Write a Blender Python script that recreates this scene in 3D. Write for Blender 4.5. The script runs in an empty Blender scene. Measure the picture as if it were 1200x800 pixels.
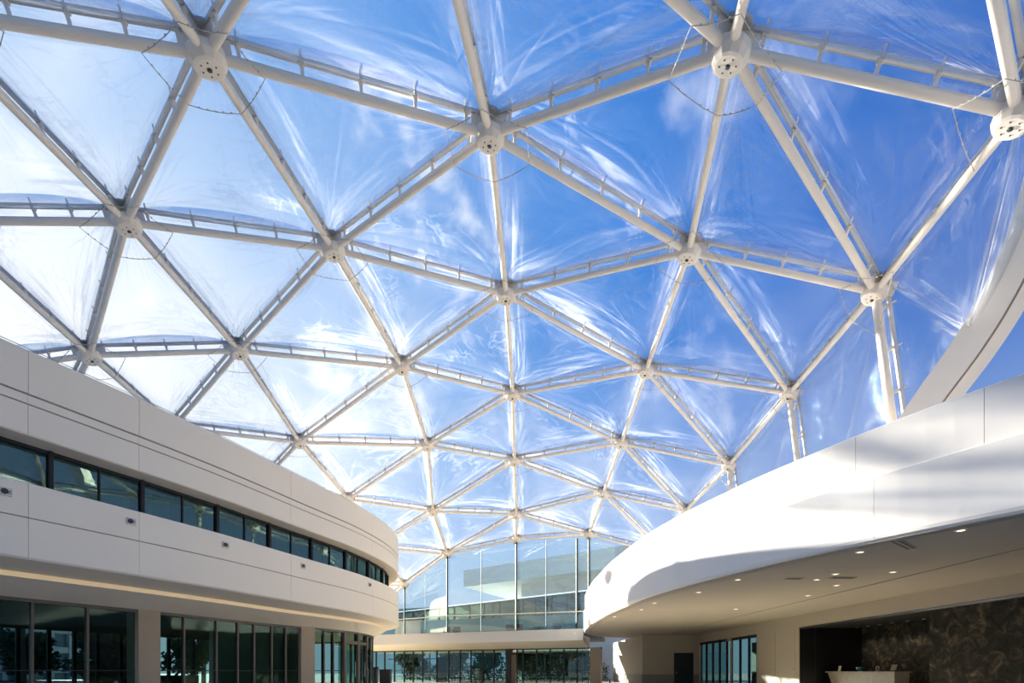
import bpy, bmesh, math, random
import numpy as np
from mathutils import Vector, Matrix

S = bpy.context.scene
COL = S.collection
EYE = 1.3            # camera height in metres

# ------------------------------------------------------------------ camera
cam = bpy.data.objects.new('camera', bpy.data.cameras.new('camera'))
COL.objects.link(cam)
cam.location = (0, 0, EYE)
cam.rotation_euler = (math.radians(90), 0, 0)
cam.data.sensor_width = 36
cam.data.lens = 17.01
cam.data.shift_y = 386 / 1200
cam.data.clip_end = 2000
S.camera = cam

# ------------------------------------------------------------------ sky, sun, exposure
SUN = Vector((-0.72, 0.69, 0.0)).normalized() * math.cos(math.radians(14))
SUN.z = math.sin(math.radians(14))
world = bpy.data.worlds.new('sky'); S.world = world
world.use_nodes = True
nt = world.node_tree; nt.nodes.clear()
def wn(t, **k):
    n = nt.nodes.new(t)
    for a, b in k.items(): setattr(n, a, b)
    return n
def wl(a, b): nt.links.new(a, b)
tc = wn('ShaderNodeTexCoord')
dot = wn('ShaderNodeVectorMath', operation='DOT_PRODUCT'); dot.inputs[1].default_value = SUN
wl(tc.outputs['Generated'], dot.inputs[0])
mr = wn('ShaderNodeMapRange'); mr.inputs[1].default_value = -1; mr.inputs[2].default_value = 1
wl(dot.outputs['Value'], mr.inputs[0])
ramp = wn('ShaderNodeValToRGB')
def lin(c): return tuple(((x / 255 + .055) / 1.055) ** 2.4 if x > 10 else x / 255 / 12.92 for x in c) + (1,)
stops = [(0.0, (66, 110, 172)), (0.55, (20, 90, 174)), (0.65, (25, 98, 182)), (0.75, (50, 118, 198)), (0.83, (80, 138, 208)),
         (0.90, (124, 166, 218)), (0.94, (176, 200, 230)), (0.97, (228, 236, 246)), (1.0, (255, 252, 246))]
while len(ramp.color_ramp.elements) < len(stops): ramp.color_ramp.elements.new(0.5)
for e, (p, c) in zip(ramp.color_ramp.elements, stops): e.position = p; e.color = lin(c)
wl(mr.outputs[0], ramp.inputs[0])
sep = wn('ShaderNodeSeparateXYZ'); wl(tc.outputs['Generated'], sep.inputs[0])
hz = wn('ShaderNodeMapRange', interpolation_type='SMOOTHSTEP'); hz.inputs[1].default_value = 0.62; hz.inputs[2].default_value = 0.0
hz.inputs[3].default_value = 0; hz.inputs[4].default_value = 0.85
wl(sep.outputs['Z'], hz.inputs[0])
mixh = wn('ShaderNodeMix', data_type='RGBA'); mixh.inputs['B'].default_value = lin((184, 202, 224))
wl(hz.outputs[0], mixh.inputs['Factor']); wl(ramp.outputs[0], mixh.inputs['A'])
# thin high cloud and a few small cumulus puffs
mp = wn('ShaderNodeMapping'); mp.inputs['Scale'].default_value = (1.5, 2.6, 2.2); mp.inputs['Rotation'].default_value = (0.3, 0.5, 0.8)
wl(tc.outputs['Generated'], mp.inputs[0])
ci = wn('ShaderNodeTexNoise'); ci.inputs['Scale'].default_value = 1.6; ci.inputs['Detail'].default_value = 7; ci.inputs['Distortion'].default_value = 0.9
wl(mp.outputs[0], ci.inputs[0])
cr = wn('ShaderNodeMapRange', interpolation_type='SMOOTHSTEP'); cr.inputs[1].default_value = 0.45; cr.inputs[2].default_value = 0.78
cr.inputs[3].default_value = 0; cr.inputs[4].default_value = 0.55
wl(ci.outputs[0], cr.inputs[0])
dm = wn('ShaderNodeMapRange'); dm.inputs[1].default_value = 0.6; dm.inputs[2].default_value = 0.92
wl(mr.outputs[0], dm.inputs[0])
cm = wn('ShaderNodeMath', operation='MULTIPLY'); wl(cr.outputs[0], cm.inputs[0]); wl(dm.outputs[0], cm.inputs[1])
mixc = wn('ShaderNodeMix', data_type='RGBA'); mixc.inputs['B'].default_value = lin((244, 247, 252))
wl(cm.outputs[0], mixc.inputs['Factor']); wl(mixh.outputs['Result'], mixc.inputs['A'])
pu = wn('ShaderNodeTexNoise'); pu.inputs['Scale'].default_value = 9; pu.inputs['Detail'].default_value = 6
wl(tc.outputs['Generated'], pu.inputs[0])
pm = wn('ShaderNodeTexNoise'); pm.inputs['Scale'].default_value = 2.1; pm.inputs['Detail'].default_value = 1
wl(tc.outputs['Generated'], pm.inputs[0])
pa = wn('ShaderNodeMath', operation='ADD'); wl(pu.outputs[0], pa.inputs[0]); wl(pm.outputs[0], pa.inputs[1])
pr = wn('ShaderNodeMapRange', interpolation_type='SMOOTHSTEP'); pr.inputs[1].default_value = 1.19; pr.inputs[2].default_value = 1.36
pr.inputs[3].default_value = 0; pr.inputs[4].default_value = 0.8
wl(pa.outputs[0], pr.inputs[0])
pf = wn('ShaderNodeMath', operation='MULTIPLY'); wl(pr.outputs[0], pf.inputs[0]); wl(dm.outputs[0], pf.inputs[1])
mixp = wn('ShaderNodeMix', data_type='RGBA'); mixp.inputs['B'].default_value = lin((250, 251, 254))
wl(pf.outputs[0], mixp.inputs['Factor']); wl(mixc.outputs['Result'], mixp.inputs['A'])
bg = wn('ShaderNodeBackground'); bg.inputs['Strength'].default_value = 1.0
wl(mixp.outputs['Result'], bg.inputs['Color'])
wo = wn('ShaderNodeOutputWorld'); wl(bg.outputs[0], wo.inputs[0])

sl = bpy.data.lights.new('sun', 'SUN'); sl.energy = 19.0; sl.angle = math.radians(0.9); sl.color = (1.0, 0.93, 0.82)
sun = bpy.data.objects.new('sun', sl); COL.objects.link(sun)
sun.rotation_euler = SUN.to_track_quat('Z', 'Y').to_euler(); sun.location = SUN * 200

S.view_settings.view_transform = 'Standard'
S.view_settings.look = 'None'
S.view_settings.gamma = 1
S.view_settings.use_curve_mapping = False
S.view_settings.exposure = 0.40
S.cycles.transparent_max_bounces = 32
S.cycles.max_bounces = 8
S.cycles.diffuse_bounces = 5
S.cycles.caustics_reflective = False
S.cycles.caustics_refractive = False

# ------------------------------------------------------------------ materials
MATS = {}
def mat(name, col, rough=.5, metal=0., noise=0., nscale=3., spec=.5, emit=None, es=0.):
    if name in MATS: return MATS[name]
    m = bpy.data.materials.new(name); m.use_nodes = True; MATS[name] = m
    t = m.node_tree; b = t.nodes['Principled BSDF']
    b.inputs['Base Color'].default_value = (*col, 1); b.inputs['Roughness'].default_value = rough
    b.inputs['Metallic'].default_value = metal; b.inputs['Specular IOR Level'].default_value = spec
    if emit: b.inputs['Emission Color'].default_value = (*emit, 1); b.inputs['Emission Strength'].default_value = es
    if noise:
        c = t.nodes.new('ShaderNodeTexCoord'); n = t.nodes.new('ShaderNodeTexNoise')
        n.inputs['Scale'].default_value = nscale; n.inputs['Detail'].default_value = 5
        t.links.new(c.outputs['Object'], n.inputs['Vector'])
        r = t.nodes.new('ShaderNodeMapRange'); r.inputs[3].default_value = 1 - noise; r.inputs[4].default_value = 1 + noise
        t.links.new(n.outputs[0], r.inputs[0])
        x = t.nodes.new('ShaderNodeVectorMath'); x.operation = 'SCALE'; x.inputs[0].default_value = col
        t.links.new(r.outputs[0], x.inputs['Scale']); t.links.new(x.outputs[0], b.inputs['Base Color'])
    return m
WHITE = mat('white_panel', (.95, .82, .64), .45, noise=.03, nscale=.6)
JOINT = mat('joint_backing', (.30, .27, .24), .8, noise=.1)  # dark backing behind the panel seams
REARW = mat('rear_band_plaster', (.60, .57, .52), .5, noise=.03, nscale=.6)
DRUMW = mat('drum_plaster', (.94, .88, .78), .5, noise=.02, nscale=.7)
SOFFIT = mat('left_soffit_plaster', (.90, .78, .60), .7, noise=.03, nscale=.8)
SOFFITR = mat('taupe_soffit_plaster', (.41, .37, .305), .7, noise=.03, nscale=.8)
TANWALL = mat('tan_wall', (.38, .335, .265), .6, noise=.05, nscale=.9)
WAINS = mat('grey_wainscot', (.20, .19, .17), .5, noise=.1, nscale=2)
STEEL = mat('dome_steel_paint', (.92, .81, .66), .32, noise=.04, nscale=2.0)
CHORD = mat('chord_aluminium', (.62, .58, .52), .4, metal=.25, noise=.06, nscale=4)
CLEAR = mat('spike_plastic', (.8, .82, .85), .3)
CABLE = mat('steel_cable', (.50, .45, .38), .45, metal=.3, noise=.1)
BOLT = mat('bolt_dark', (.05, .05, .05), .5, noise=.1)
FRAME = mat('dark_frame', (.03, .031, .031), .65, noise=.1, spec=.2)
TANFR = mat('bronze_frame', (.11, .088, .066), .5, metal=.1, noise=.08)
COLM = mat('column_cladding', (.36, .285, .195), .55, noise=.06, nscale=1.5)
FLOORM = mat('stone_floor', (.78, .70, .57), .4, noise=.06, nscale=.5)
GROUNDM = mat('pavement', (.38, .37, .34), .8, noise=.15, nscale=.4)
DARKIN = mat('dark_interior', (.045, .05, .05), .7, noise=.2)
BLACK = mat('black_laminate', (.008, .008, .008), .35, noise=.2)
LED = mat('warm_led', (.55, .46, .32), .5, emit=(1.0, .72, .40), es=.26)
LAMP = mat('downlight_glow', (1, .9, .75), .5, emit=(1.0, .80, .52), es=2.2)
CEILP = mat('ceiling_panel_glow', (.9, .92, .95), .5, emit=(.86, .93, 1.0), es=.9)
GREYGREEN = mat('grey_green_roof', (.64, .72, .68), .6, noise=.05)
TEALW = mat('teal_spandrel', (.16, .32, .33), .25, noise=.08)
BARK = mat('bark', (.10, .075, .055), .9, noise=.3, nscale=6)
LEAF = mat('leaf_green', (.045, .075, .03), .7, noise=.5, nscale=1.2)
LEAFR = mat('leaf_russet', (.13, .085, .045), .7, noise=.4, nscale=1.2)
COUNTER = mat('counter_stone', (.29, .25, .20), .4, noise=.25, nscale=5)
TOWERW = mat('tower_cladding', (.55, .56, .57), .5, noise=.06)
TOWERG = mat('tower_glass', (.12, .17, .22), .1, noise=.1)
STEELG = mat('grey_metal', (.45, .45, .44), .4, metal=.4, noise=.06)
TEALO = mat('teal_glaze', (.03, .16, .17), .25, noise=.15)
BROWN = mat('tan_timber', (.40, .28, .17), .5, noise=.25, nscale=5)

def glass(name, tint, refl, rcol=(.85, .97, .97), rough=.0, haze=0.):
    m = bpy.data.materials.new(name); m.use_nodes = True; MATS[name] = m
    t = m.node_tree; t.nodes.clear()
    tr = t.nodes.new('ShaderNodeBsdfTransparent'); tr.inputs[0].default_value = (*tint, 1)
    gl = t.nodes.new('ShaderNodeBsdfGlossy'); gl.inputs['Color'].default_value = (*rcol, 1); gl.inputs['Roughness'].default_value = rough
    lw = t.nodes.new('ShaderNodeLayerWeight'); lw.inputs[0].default_value = .5      # Schlick reflectance from the facing angle
    fr = t.nodes.new('ShaderNodeMath'); fr.operation = 'POWER'; fr.inputs[1].default_value = 5; t.links.new(lw.outputs['Facing'], fr.inputs[0])
    ad = t.nodes.new('ShaderNodeMath'); ad.operation = 'ADD'; ad.use_clamp = True; ad.inputs[1].default_value = refl
    c = t.nodes.new('ShaderNodeTexCoord'); nz = t.nodes.new('ShaderNodeTexNoise'); nz.inputs['Scale'].default_value = .35
    t.links.new(c.outputs['Object'], nz.inputs['Vector'])
    bp = t.nodes.new('ShaderNodeBump'); bp.inputs['Strength'].default_value = .03; bp.inputs['Distance'].default_value = .3
    t.links.new(nz.outputs[0], bp.inputs['Height']); t.links.new(bp.outputs[0], gl.inputs['Normal'])
    mx = t.nodes.new('ShaderNodeMixShader'); o = t.nodes.new('ShaderNodeOutputMaterial')
    t.links.new(fr.outputs[0], ad.inputs[0]); t.links.new(ad.outputs[0], mx.inputs[0])
    if haze:
        df = t.nodes.new('ShaderNodeBsdfTranslucent'); df.inputs[0].default_value = (.9, .95, .94, 1); hm = t.nodes.new('ShaderNodeMixShader'); hm.inputs[0].default_value = haze
        t.links.new(tr.outputs[0], hm.inputs[1]); t.links.new(df.outputs[0], hm.inputs[2]); tr = hm
    t.links.new(tr.outputs[0], mx.inputs[1]); t.links.new(gl.outputs[0], mx.inputs[2]); t.links.new(mx.outputs[0], o.inputs[0])
    return m
TEAL = glass('teal_window_glass', (.30, .44, .42), .16, (.50, .76, .73))
DARKT = glass('dark_lobby_glass', (.46, .60, .57), .025, (.45, .62, .60))
REARG = glass('rear_lobby_glass', (.46, .60, .59), .05, (.75, .9, .88))
CURT = glass('curtain_wall_glass', (.90, .955, .95), .07, (.9, 1, 1), haze=.015)

def film_material():
    m = bpy.data.materials.new('etfe_film'); m.use_nodes = True
    t = m.node_tree; t.nodes.clear(); N = t.nodes.new; L = t.links.new
    at = N('ShaderNodeAttribute'); at.attribute_name = 'bary'
    oi = N('ShaderNodeObjectInfo')
    sp = N('ShaderNodeSeparateXYZ'); L(at.outputs['Vector'], sp.inputs[0])
    def math_(op, a, b=None, clamp=False):
        n = N('ShaderNodeMath'); n.operation = op; n.use_clamp = clamp
        for i, v in enumerate((a, b)):
            if v is None: continue
            if isinstance(v, (int, float)): n.inputs[i].default_value = v
            else: L(v, n.inputs[i])
        return n.outputs[0]
    U = [sp.outputs[0], sp.outputs[1], sp.outputs[2]]
    seed = math_('MULTIPLY', oi.outputs['Random'], 57.0)
    def noise(x, y, detail=4., rough=.6, dist=0.):
        cb = N('ShaderNodeCombineXYZ'); L(x, cb.inputs[0]); L(y, cb.inputs[1]); L(seed, cb.inputs[2])
        n = N('ShaderNodeTexNoise'); n.inputs['Scale'].default_value = 1; n.inputs['Detail'].default_value = detail
        n.inputs['Roughness'].default_value = rough; n.inputs['Distortion'].default_value = dist
        L(cb.outputs[0], n.inputs[0]); return n.outputs[0]
    def smooth(v, a, b, lo=0., hi=1.):
        r = N('ShaderNodeMapRange'); r.interpolation_type = 'SMOOTHSTEP'
        L(v, r.inputs[0]); r.inputs[1].default_value = a; r.inputs[2].default_value = b; r.inputs[3].default_value = lo; r.inputs[4].default_value = hi
        return r.outputs[0]
    total = None; relief = None
    for i in range(3):                           # creases fanning out of each corner, their glints painted in white
        u, v, w = U[i], U[(i + 1) % 3], U[(i + 2) % 3]
        ang = math_('DIVIDE', v, math_('ADD', math_('ADD', v, w), .001))
        s = noise(math_('ADD', math_('MULTIPLY', ang, 26.), i * 13.7), math_('MULTIPLY', u, 1.6), 3., .55, .3)
        k = math_('MULTIPLY', smooth(s, .55, .80), smooth(u, .25, .95))
        total = k if total is None else math_('ADD', total, k)
        relief = math_('MULTIPLY', s, u) if relief is None else math_('ADD', relief, math_('MULTIPLY', s, u))
    dmin = math_('MINIMUM', U[0], math_('MINIMUM', U[1], U[2]))
    for i in range(3):                           # creases along each edge clamp, white reflections painted in
        d, al = U[i], U[(i + 1) % 3]
        s = noise(math_('ADD', math_('MULTIPLY', d, 60.), i * 7.1), math_('MULTIPLY', al, 3.), 3., .5, .4)
        g = noise(math_('ADD', math_('MULTIPLY', al, 1.3), i * 19.), math_('MULTIPLY', d, 2.), 1., .5)
        k = math_('MULTIPLY', math_('MULTIPLY', smooth(s, .42, .75), smooth(d, .15, .0)), smooth(g, .40, .58))
        total = math_('ADD', total, math_('MULTIPLY', k, 1.5))
    # broad soft wrinkles with painted sheen, and a faint haze of scattered light
    a = noise(math_('MULTIPLY', U[0], 3.5), math_('MULTIPLY', U[1], 3.5), 5., .6, 1.6)
    ridge = math_('SUBTRACT', 1., math_('MULTIPLY', math_('ABSOLUTE', math_('SUBTRACT', a, .5)), 22.), True)
    total = math_('ADD', total, math_('MULTIPLY', math_('MULTIPLY', ridge, smooth(noise(math_('MULTIPLY', U[1], 2.), math_('MULTIPLY', U[2], 2.), 1.), .5, .7)), .55))
    haze = math_('ADD', math_('MULTIPLY', total, .30), math_('ADD', .005, smooth(dmin, .10, .0, 0., .05)), True)
    tr = N('ShaderNodeBsdfTransparent'); tr.inputs[0].default_value = (.985, .99, .995, 1)
    lw = N('ShaderNodeLayerWeight'); lw.inputs[0].default_value = .5
    edge = N('ShaderNodeMix'); edge.data_type = 'RGBA'; L(math_('POWER', lw.outputs['Facing'], 4.), edge.inputs['Factor'])   # a slanting look passes through more film
    edge.inputs['A'].default_value = (.985, .99, .995, 1); edge.inputs['B'].default_value = (.60, .70, .84, 1); L(edge.outputs['Result'], tr.inputs[0])
    tl = N('ShaderNodeBsdfTranslucent'); tl.inputs[0].default_value = (.95, .96, .98, 1)
    df = N('ShaderNodeBsdfDiffuse'); df.inputs[0].default_value = (.93, .95, .97, 1)
    hm = N('ShaderNodeMixShader'); hm.inputs[0].default_value = .3; L(tl.outputs[0], hm.inputs[1]); L(df.outputs[0], hm.inputs[2])
    m1 = N('ShaderNodeMixShader'); L(haze, m1.inputs[0]); L(tr.outputs[0], m1.inputs[1]); L(hm.outputs[0], m1.inputs[2])
    gl = N('ShaderNodeBsdfGlossy'); gl.inputs['Roughness'].default_value = .012; gl.inputs['Color'].default_value = (.92, .95, 1, 1)
    bp = N('ShaderNodeBump'); bp.inputs['Strength'].default_value = .22; bp.inputs['Distance'].default_value = .25
    L(math_('ADD', relief, math_('MULTIPLY', a, .6)), bp.inputs['Height']); L(bp.outputs[0], gl.inputs['Normal'])
    refl = math_('ADD', math_('MULTIPLY', math_('POWER', lw.outputs['Facing'], 3.5), .8), .008, True)
    m2 = N('ShaderNodeMixShader'); L(refl, m2.inputs[0]); L(m1.outputs[0], m2.inputs[1]); L(gl.outputs[0], m2.inputs[2])
    o = N('ShaderNodeOutputMaterial'); L(m2.outputs[0], o.inputs[0])
    MATS['etfe_film'] = m
    return m
FILM = film_material()

def marble_material():
    m = bpy.data.materials.new('dark_marble'); m.use_nodes = True; t = m.node_tree; b = t.nodes['Principled BSDF']; L = t.links.new
    c = t.nodes.new('ShaderNodeTexCoord')
    n1 = t.nodes.new('ShaderNodeTexNoise'); n1.inputs['Scale'].default_value = 1.7; n1.inputs['Detail'].default_value = 12; n1.inputs['Roughness'].default_value = .78; n1.inputs['Distortion'].default_value = .7
    L(c.outputs['Object'], n1.inputs['Vector'])
    r1 = t.nodes.new('ShaderNodeValToRGB')
    for e in range(2): r1.color_ramp.elements.new(.5)
    for e, (p, k) in zip(r1.color_ramp.elements, [(.36, (.012, .013, .012)), (.52, (.035, .034, .029)), (.64, (.13, .10, .07)), (.76, (.34, .27, .19))]):
        e.position = p; e.color = (*k, 1)
    L(n1.outputs[0], r1.inputs[0]); L(r1.outputs[0], b.inputs['Base Color'])
    b.inputs['Roughness'].default_value = .6; b.inputs['Specular IOR Level'].default_value = .03
    return m
MARBLE = marble_material()

# ------------------------------------------------------------------ helpers
class MB:
    def __init__(s): s.v = []; s.f = []; s.sm = []; s.bary = None
    def add(s, vs, fs, smooth=False):
        o = len(s.v); s.v += [tuple(p) for p in vs]; s.f += [tuple(i + o for i in f) for f in fs]; s.sm += [smooth] * len(fs); return s
    def box(s, c, d, rz=0., bev=0.):
        x, y, z = d[0] / 2, d[1] / 2, d[2] / 2; cs, sn = math.cos(rz), math.sin(rz)
        vs = [(c[0] + a * x * cs - b * y * sn, c[1] + a * x * sn + b * y * cs, c[2] + k * z) for a in (-1, 1) for b in (-1, 1) for k in (-1, 1)]
        return s.add(vs, [(0, 1, 3, 2), (4, 6, 7, 5), (0, 4, 5, 1), (2, 3, 7, 6), (0, 2, 6, 4), (1, 5, 7, 3)])
    def bar(s, a, b, w, h, up=(0, 0, 1)):                      # rectangular bar from a to b: w across, h along up
        a, b = Vector(a), Vector(b); t = (b - a).normalized(); u = Vector(up); u = (u - t * u.dot(t)).normalized(); r = t.cross(u)
        vs = [p + r * (i * w / 2) + u * (j * h / 2) for p in (a, b) for i, j in ((-1, -1), (1, -1), (1, 1), (-1, 1))]
        return s.add(vs, [(0, 1, 2, 3)[::-1], (4, 5, 6, 7)] + [(i, (i + 1) % 4, (i + 1) % 4 + 4, i + 4) for i in range(4)])
    def tube(s, pts, r, n=10, caps=True, rad=None):
        pts = [Vector(p) for p in pts]; rings = []
        t0 = (pts[1] - pts[0]).normalized(); u = Vector((0, 0, 1)) if abs(t0.z) < .9 else Vector((1, 0, 0)); u = (u - t0 * u.dot(t0)).normalized()
        for i, p in enumerate(pts):
            t = (pts[min(i + 1, len(pts) - 1)] - pts[max(i - 1, 0)]).normalized(); u = (u - t * u.dot(t)).normalized(); w = t.cross(u)
            R = rad[i] if rad else r
            rings.append([p + (u * math.cos(2 * math.pi * k / n) + w * math.sin(2 * math.pi * k / n)) * R for k in range(n)])
        s.add([q for g in rings for q in g], [(i * n + k, i * n + (k + 1) % n, (i + 1) * n + (k + 1) % n, (i + 1) * n + k) for i in range(len(pts) - 1) for k in range(n)], True)
        if caps: s.add(rings[0], [tuple(range(n))[::-1]]); s.add(rings[-1], [tuple(range(n))])
        return s
    def lathe(s, c, ax, prof, n=16, smooth=True):               # prof: (radius, height along ax)
        ax = Vector(ax).normalized(); u = ax.orthogonal().normalized(); w = ax.cross(u); c = Vector(c); m = len(prof)
        vs = [c + ax * h + (u * math.cos(2 * math.pi * k / n) + w * math.sin(2 * math.pi * k / n)) * r for k in range(n) for r, h in prof]
        fs = [(k * m + j, ((k + 1) % n) * m + j, ((k + 1) % n) * m + j + 1, k * m + j + 1) for k in range(n) for j in range(m - 1)]
        s.add(vs, fs, smooth); return s
    def prism(s, poly, z0, z1):
        n = len(poly)
        return s.add([(x, y, z0) for x, y in poly] + [(x, y, z1) for x, y in poly], [tuple(range(n))[::-1], tuple(range(n, 2 * n))] + [(i, (i + 1) % n, (i + 1) % n + n, i + n) for i in range(n)])
    def sweep(s, rings, closed=True, smooth=False, caps=True):   # rings: lists of points of equal length
        n = len(rings[0]); m = n if closed else n - 1
        s.add([p for g in rings for p in g], [(i * n + k, i * n + (k + 1) % n, (i + 1) * n + (k + 1) % n, (i + 1) * n + k) for i in range(len(rings) - 1) for k in range(m)], smooth)
        if closed and caps: s.add(rings[0], [tuple(range(n))[::-1]]); s.add(rings[-1], [tuple(range(n))])
        return s

def wloc(p):
    v = Vector((0, 0, 0))
    while p is not None: v += p.location; p = p.parent
    return v
def build(name, mb, m, parent=None, kind=None, weld=False):
    me = bpy.data.meshes.new(name); o = bpy.data.objects.new(name, me)
    base = wloc(parent) if parent else Vector((0, 0, 0))
    me.from_pydata([(x - base.x, y - base.y, z - base.z) for x, y, z in mb.v], [], mb.f)
    me.polygons.foreach_set('use_smooth', mb.sm); me.materials.append(m)
    bm = bmesh.new(); bm.from_mesh(me)
    if weld: bmesh.ops.remove_doubles(bm, verts=bm.verts, dist=1e-4)
    bmesh.ops.recalc_face_normals(bm, faces=bm.faces); bm.to_mesh(me); bm.free()
    if mb.bary:
        a = me.attributes.new('bary', 'FLOAT_VECTOR', 'POINT'); a.data.foreach_set('vector', [c for q in mb.bary for c in q])
    me.update(); COL.objects.link(o)
    if parent: o.parent = parent
    if kind: o['kind'] = kind
    return o
def thing(name, label, cat, loc=(0, 0, 0), group=None, rz=0.):
    o = bpy.data.objects.new(name, None); COL.objects.link(o); o.location = loc; o.rotation_euler.z = rz; o.empty_display_size = .3
    o['label'] = label; o['category'] = cat
    if group: o['group'] = group
    return o
def structure(name, mb, m):
    return build(name, mb, m, kind='structure')
def copy_thing(root, loc, label, rz=None):
    def cp(o, p):
        c = o.copy(); COL.objects.link(c)
        if p: c.parent = p
        for ch in o.children: cp(ch, c)
        return c
    r = cp(root, None); r.location = loc; r['label'] = label
    if rz is not None: r.rotation_euler.z = rz
    return r
ORD = ['first', 'second', 'third', 'fourth', 'fifth', 'sixth', 'seventh', 'eighth', 'ninth', 'tenth', 'eleventh', 'twelfth']

class Curve:
    def __init__(c, P, side, n=24):
        P = [np.array(p, float) for p in P]; P = [2 * P[0] - P[1]] + P + [2 * P[-1] - P[-2]]; o = []
        for i in range(1, len(P) - 2):
            a, b, cc, d = P[i - 1:i + 3]
            for k in range(n):
                t = k / n; o.append(.5 * ((2 * b) + (cc - a) * t + (2 * a - 5 * b + 4 * cc - d) * t * t + (3 * b - a - 3 * cc + d) * t ** 3))
        o.append(P[-2]); c.o = np.array(o)
        c.s = np.r_[0, np.cumsum(np.linalg.norm(np.diff(c.o, axis=0), axis=1))]; c.L = c.s[-1]
        t = np.gradient(c.o, axis=0); t /= np.linalg.norm(t, axis=1)[:, None]; c.n = np.stack([t[:, 1], -t[:, 0]], 1) * side
    def at(c, s, n=0.):
        x, y = np.interp(s, c.s, c.o[:, 0]), np.interp(s, c.s, c.o[:, 1]); nx, ny = np.interp(s, c.s, c.n[:, 0]), np.interp(s, c.s, c.n[:, 1])
        l = math.hypot(nx, ny); return float(x + nx / l * n), float(y + ny / l * n)
    def normal(c, s):
        nx, ny = np.interp(s, c.s, c.n[:, 0]), np.interp(s, c.s, c.n[:, 1]); l = math.hypot(nx, ny); return float(nx / l), float(ny / l)
    def rz(c, s):                                                # heading of the tangent
        nx, ny = c.normal(s); return math.atan2(ny, nx) + math.pi / 2
    def rings(c, s0, s1, prof, step=.6):                         # prof: list of (n, h) or callable(s)
        k = max(1, int(math.ceil((s1 - s0) / step))); R = []
        for i in range(k + 1):
            s = s0 + (s1 - s0) * i / k; P = prof(s) if callable(prof) else prof; R.append([(*c.at(s, n), EYE + h) for n, h in P])
        return R

# ------------------------------------------------------------------ floor and ground
structure('floor', MB().box((0, 26, -.1), (70, 84, .2)), FLOORM)
structure('ground', MB().box((0, 60, -.36), (420, 420, .3)), GROUNDM)

# ------------------------------------------------------------------ geodesic dome
DC = Vector((-2.965, 26.375, -31.87 + EYE))      # centre of the dome sphere (radius 50 m)
DOME = {(-5,2):(-28.52,19.46,11.85), (-5,3):(-30.17,25.23,11.37), (-4,0):(-21.77,7.24,11.62), (-4,1):(-22.68,13.79,13.62), (-4,2):(-24.42,21.18,14.29), 
        (-4,3):(-26.07,27.01,13.77), (-4,4):(-26.99,33.55,12.69), (-4,5):(-27.31,41.43,10.42), (-3,-2):(-17.99,-3.56,6.56), (-3,-1):(-17.43,2.23,10.75), 
        (-3,0):(-17.51,8.81,13.93), (-3,1):(-18.36,15.51,15.74), (-3,2):(-20.06,22.98,16.29), (-3,3):(-20.62,29.46,16.11), (-3,4):(-21.52,38.17,14.34), 
        (-3,5):(-20.14,44.71,12.66), (-3,6):(-18.91,50.68,10.11), (-3,7):(-16.94,55.85,7.32), (-2,-2):(-13.75,-2.22,9.01), (-2,-1):(-13.07,3.81,12.89), 
        (-2,0):(-13.05,10.57,15.78), (-2,1):(-13.83,17.35,17.39), (-2,2):(-14.34,25.41,18.11), (-2,3):(-14.93,34.01,17.37), (-2,4):(-13.95,41.19,15.90), 
        (-2,5):(-13.43,47.60,13.47), (-2,6):(-11.80,53.10,10.76), (-1,-3):(-9.43,-6.30,6.72), (-1,-2):(-8.75,-0.69,11.07), (-1,-1):(-7.99,5.59,14.62), 
        (-1,0):(-7.89,12.50,17.21), (-1,1):(-7.44,20.13,18.84), (-1,2):(-6.51,28.60,19.25), (-1,3):(-6.37,36.47,18.28), (-1,4):(-7.23,44.30,15.91), 
        (-1,5):(-6.69,49.95,13.37), (0,-3):(-3.43,-4.80,8.52), (0,-2):(-2.62,1.07,12.55), (0,-1):(-1.80,7.58,15.75), (0,0):(-0.70,15.17,18.11), 
        (0,1):(-0.28,23.08,19.25), (0,2):(0.05,31.16,19.11), (0,3):(0.20,38.25,17.90), (0,4):(0.40,44.84,15.77), (0,5):(0.42,48.06,14.35), 
        (1,-3):(2.10,-6.95,6.36), (1,-2):(3.00,-1.31,10.63), (1,-1):(3.86,5.00,14.11), (1,0):(5.39,11.90,16.55), (1,1):(7.00,19.16,17.89), 
        (1,2):(7.58,27.38,18.30), (1,3):(7.80,34.55,17.57), (1,4):(7.66,40.57,16.18), (1,5):(7.31,46.02,14.25), (2,-2):(9.84,-1.55,8.88), 
        (2,-1):(10.71,4.74,12.38), (2,0):(12.21,11.68,14.75), (2,1):(13.94,18.56,15.83), (2,2):(14.85,25.90,16.15), (2,3):(15.01,33.50,15.54), 
        (2,4):(14.24,39.78,14.42), (2,5):(14.28,45.49,12.29)}
def neigh(c, r):
    o = [(c, r - 1), (c, r + 1)]
    if c < 0: o += [(c + 1, r - 1), (c + 1, r), (c - 1, r), (c - 1, r + 1)]
    elif c == 0: o += [(-1, r), (-1, r + 1), (1, r), (1, r + 1)]
    else: o += [(c - 1, r - 1), (c - 1, r), (c + 1, r), (c + 1, r + 1)]
    return [k for k in o if k in NODE]
NODE = {k: Vector(v) for k, v in DOME.items()}
RAD = {k: (v - DC).normalized() for k, v in NODE.items()}
dome = thing('geodesic_dome', 'huge transparent triangulated dome of white steel tubes and clear film cushions over the atrium', 'dome', (0, 25, 7.75))
legs = {}
for k, out in (((2, 1), (.73, -.34)), ((2, 2), (1., -.03)), ((2, 3), (.93, .37)), ((2, 4), (.8, .6))):
    legs[k] = Vector((NODE[k].x + out[0], NODE[k].y + out[1], 7.75))
UP = .44                                          # chord height above the tube axis
HR = .40
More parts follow.
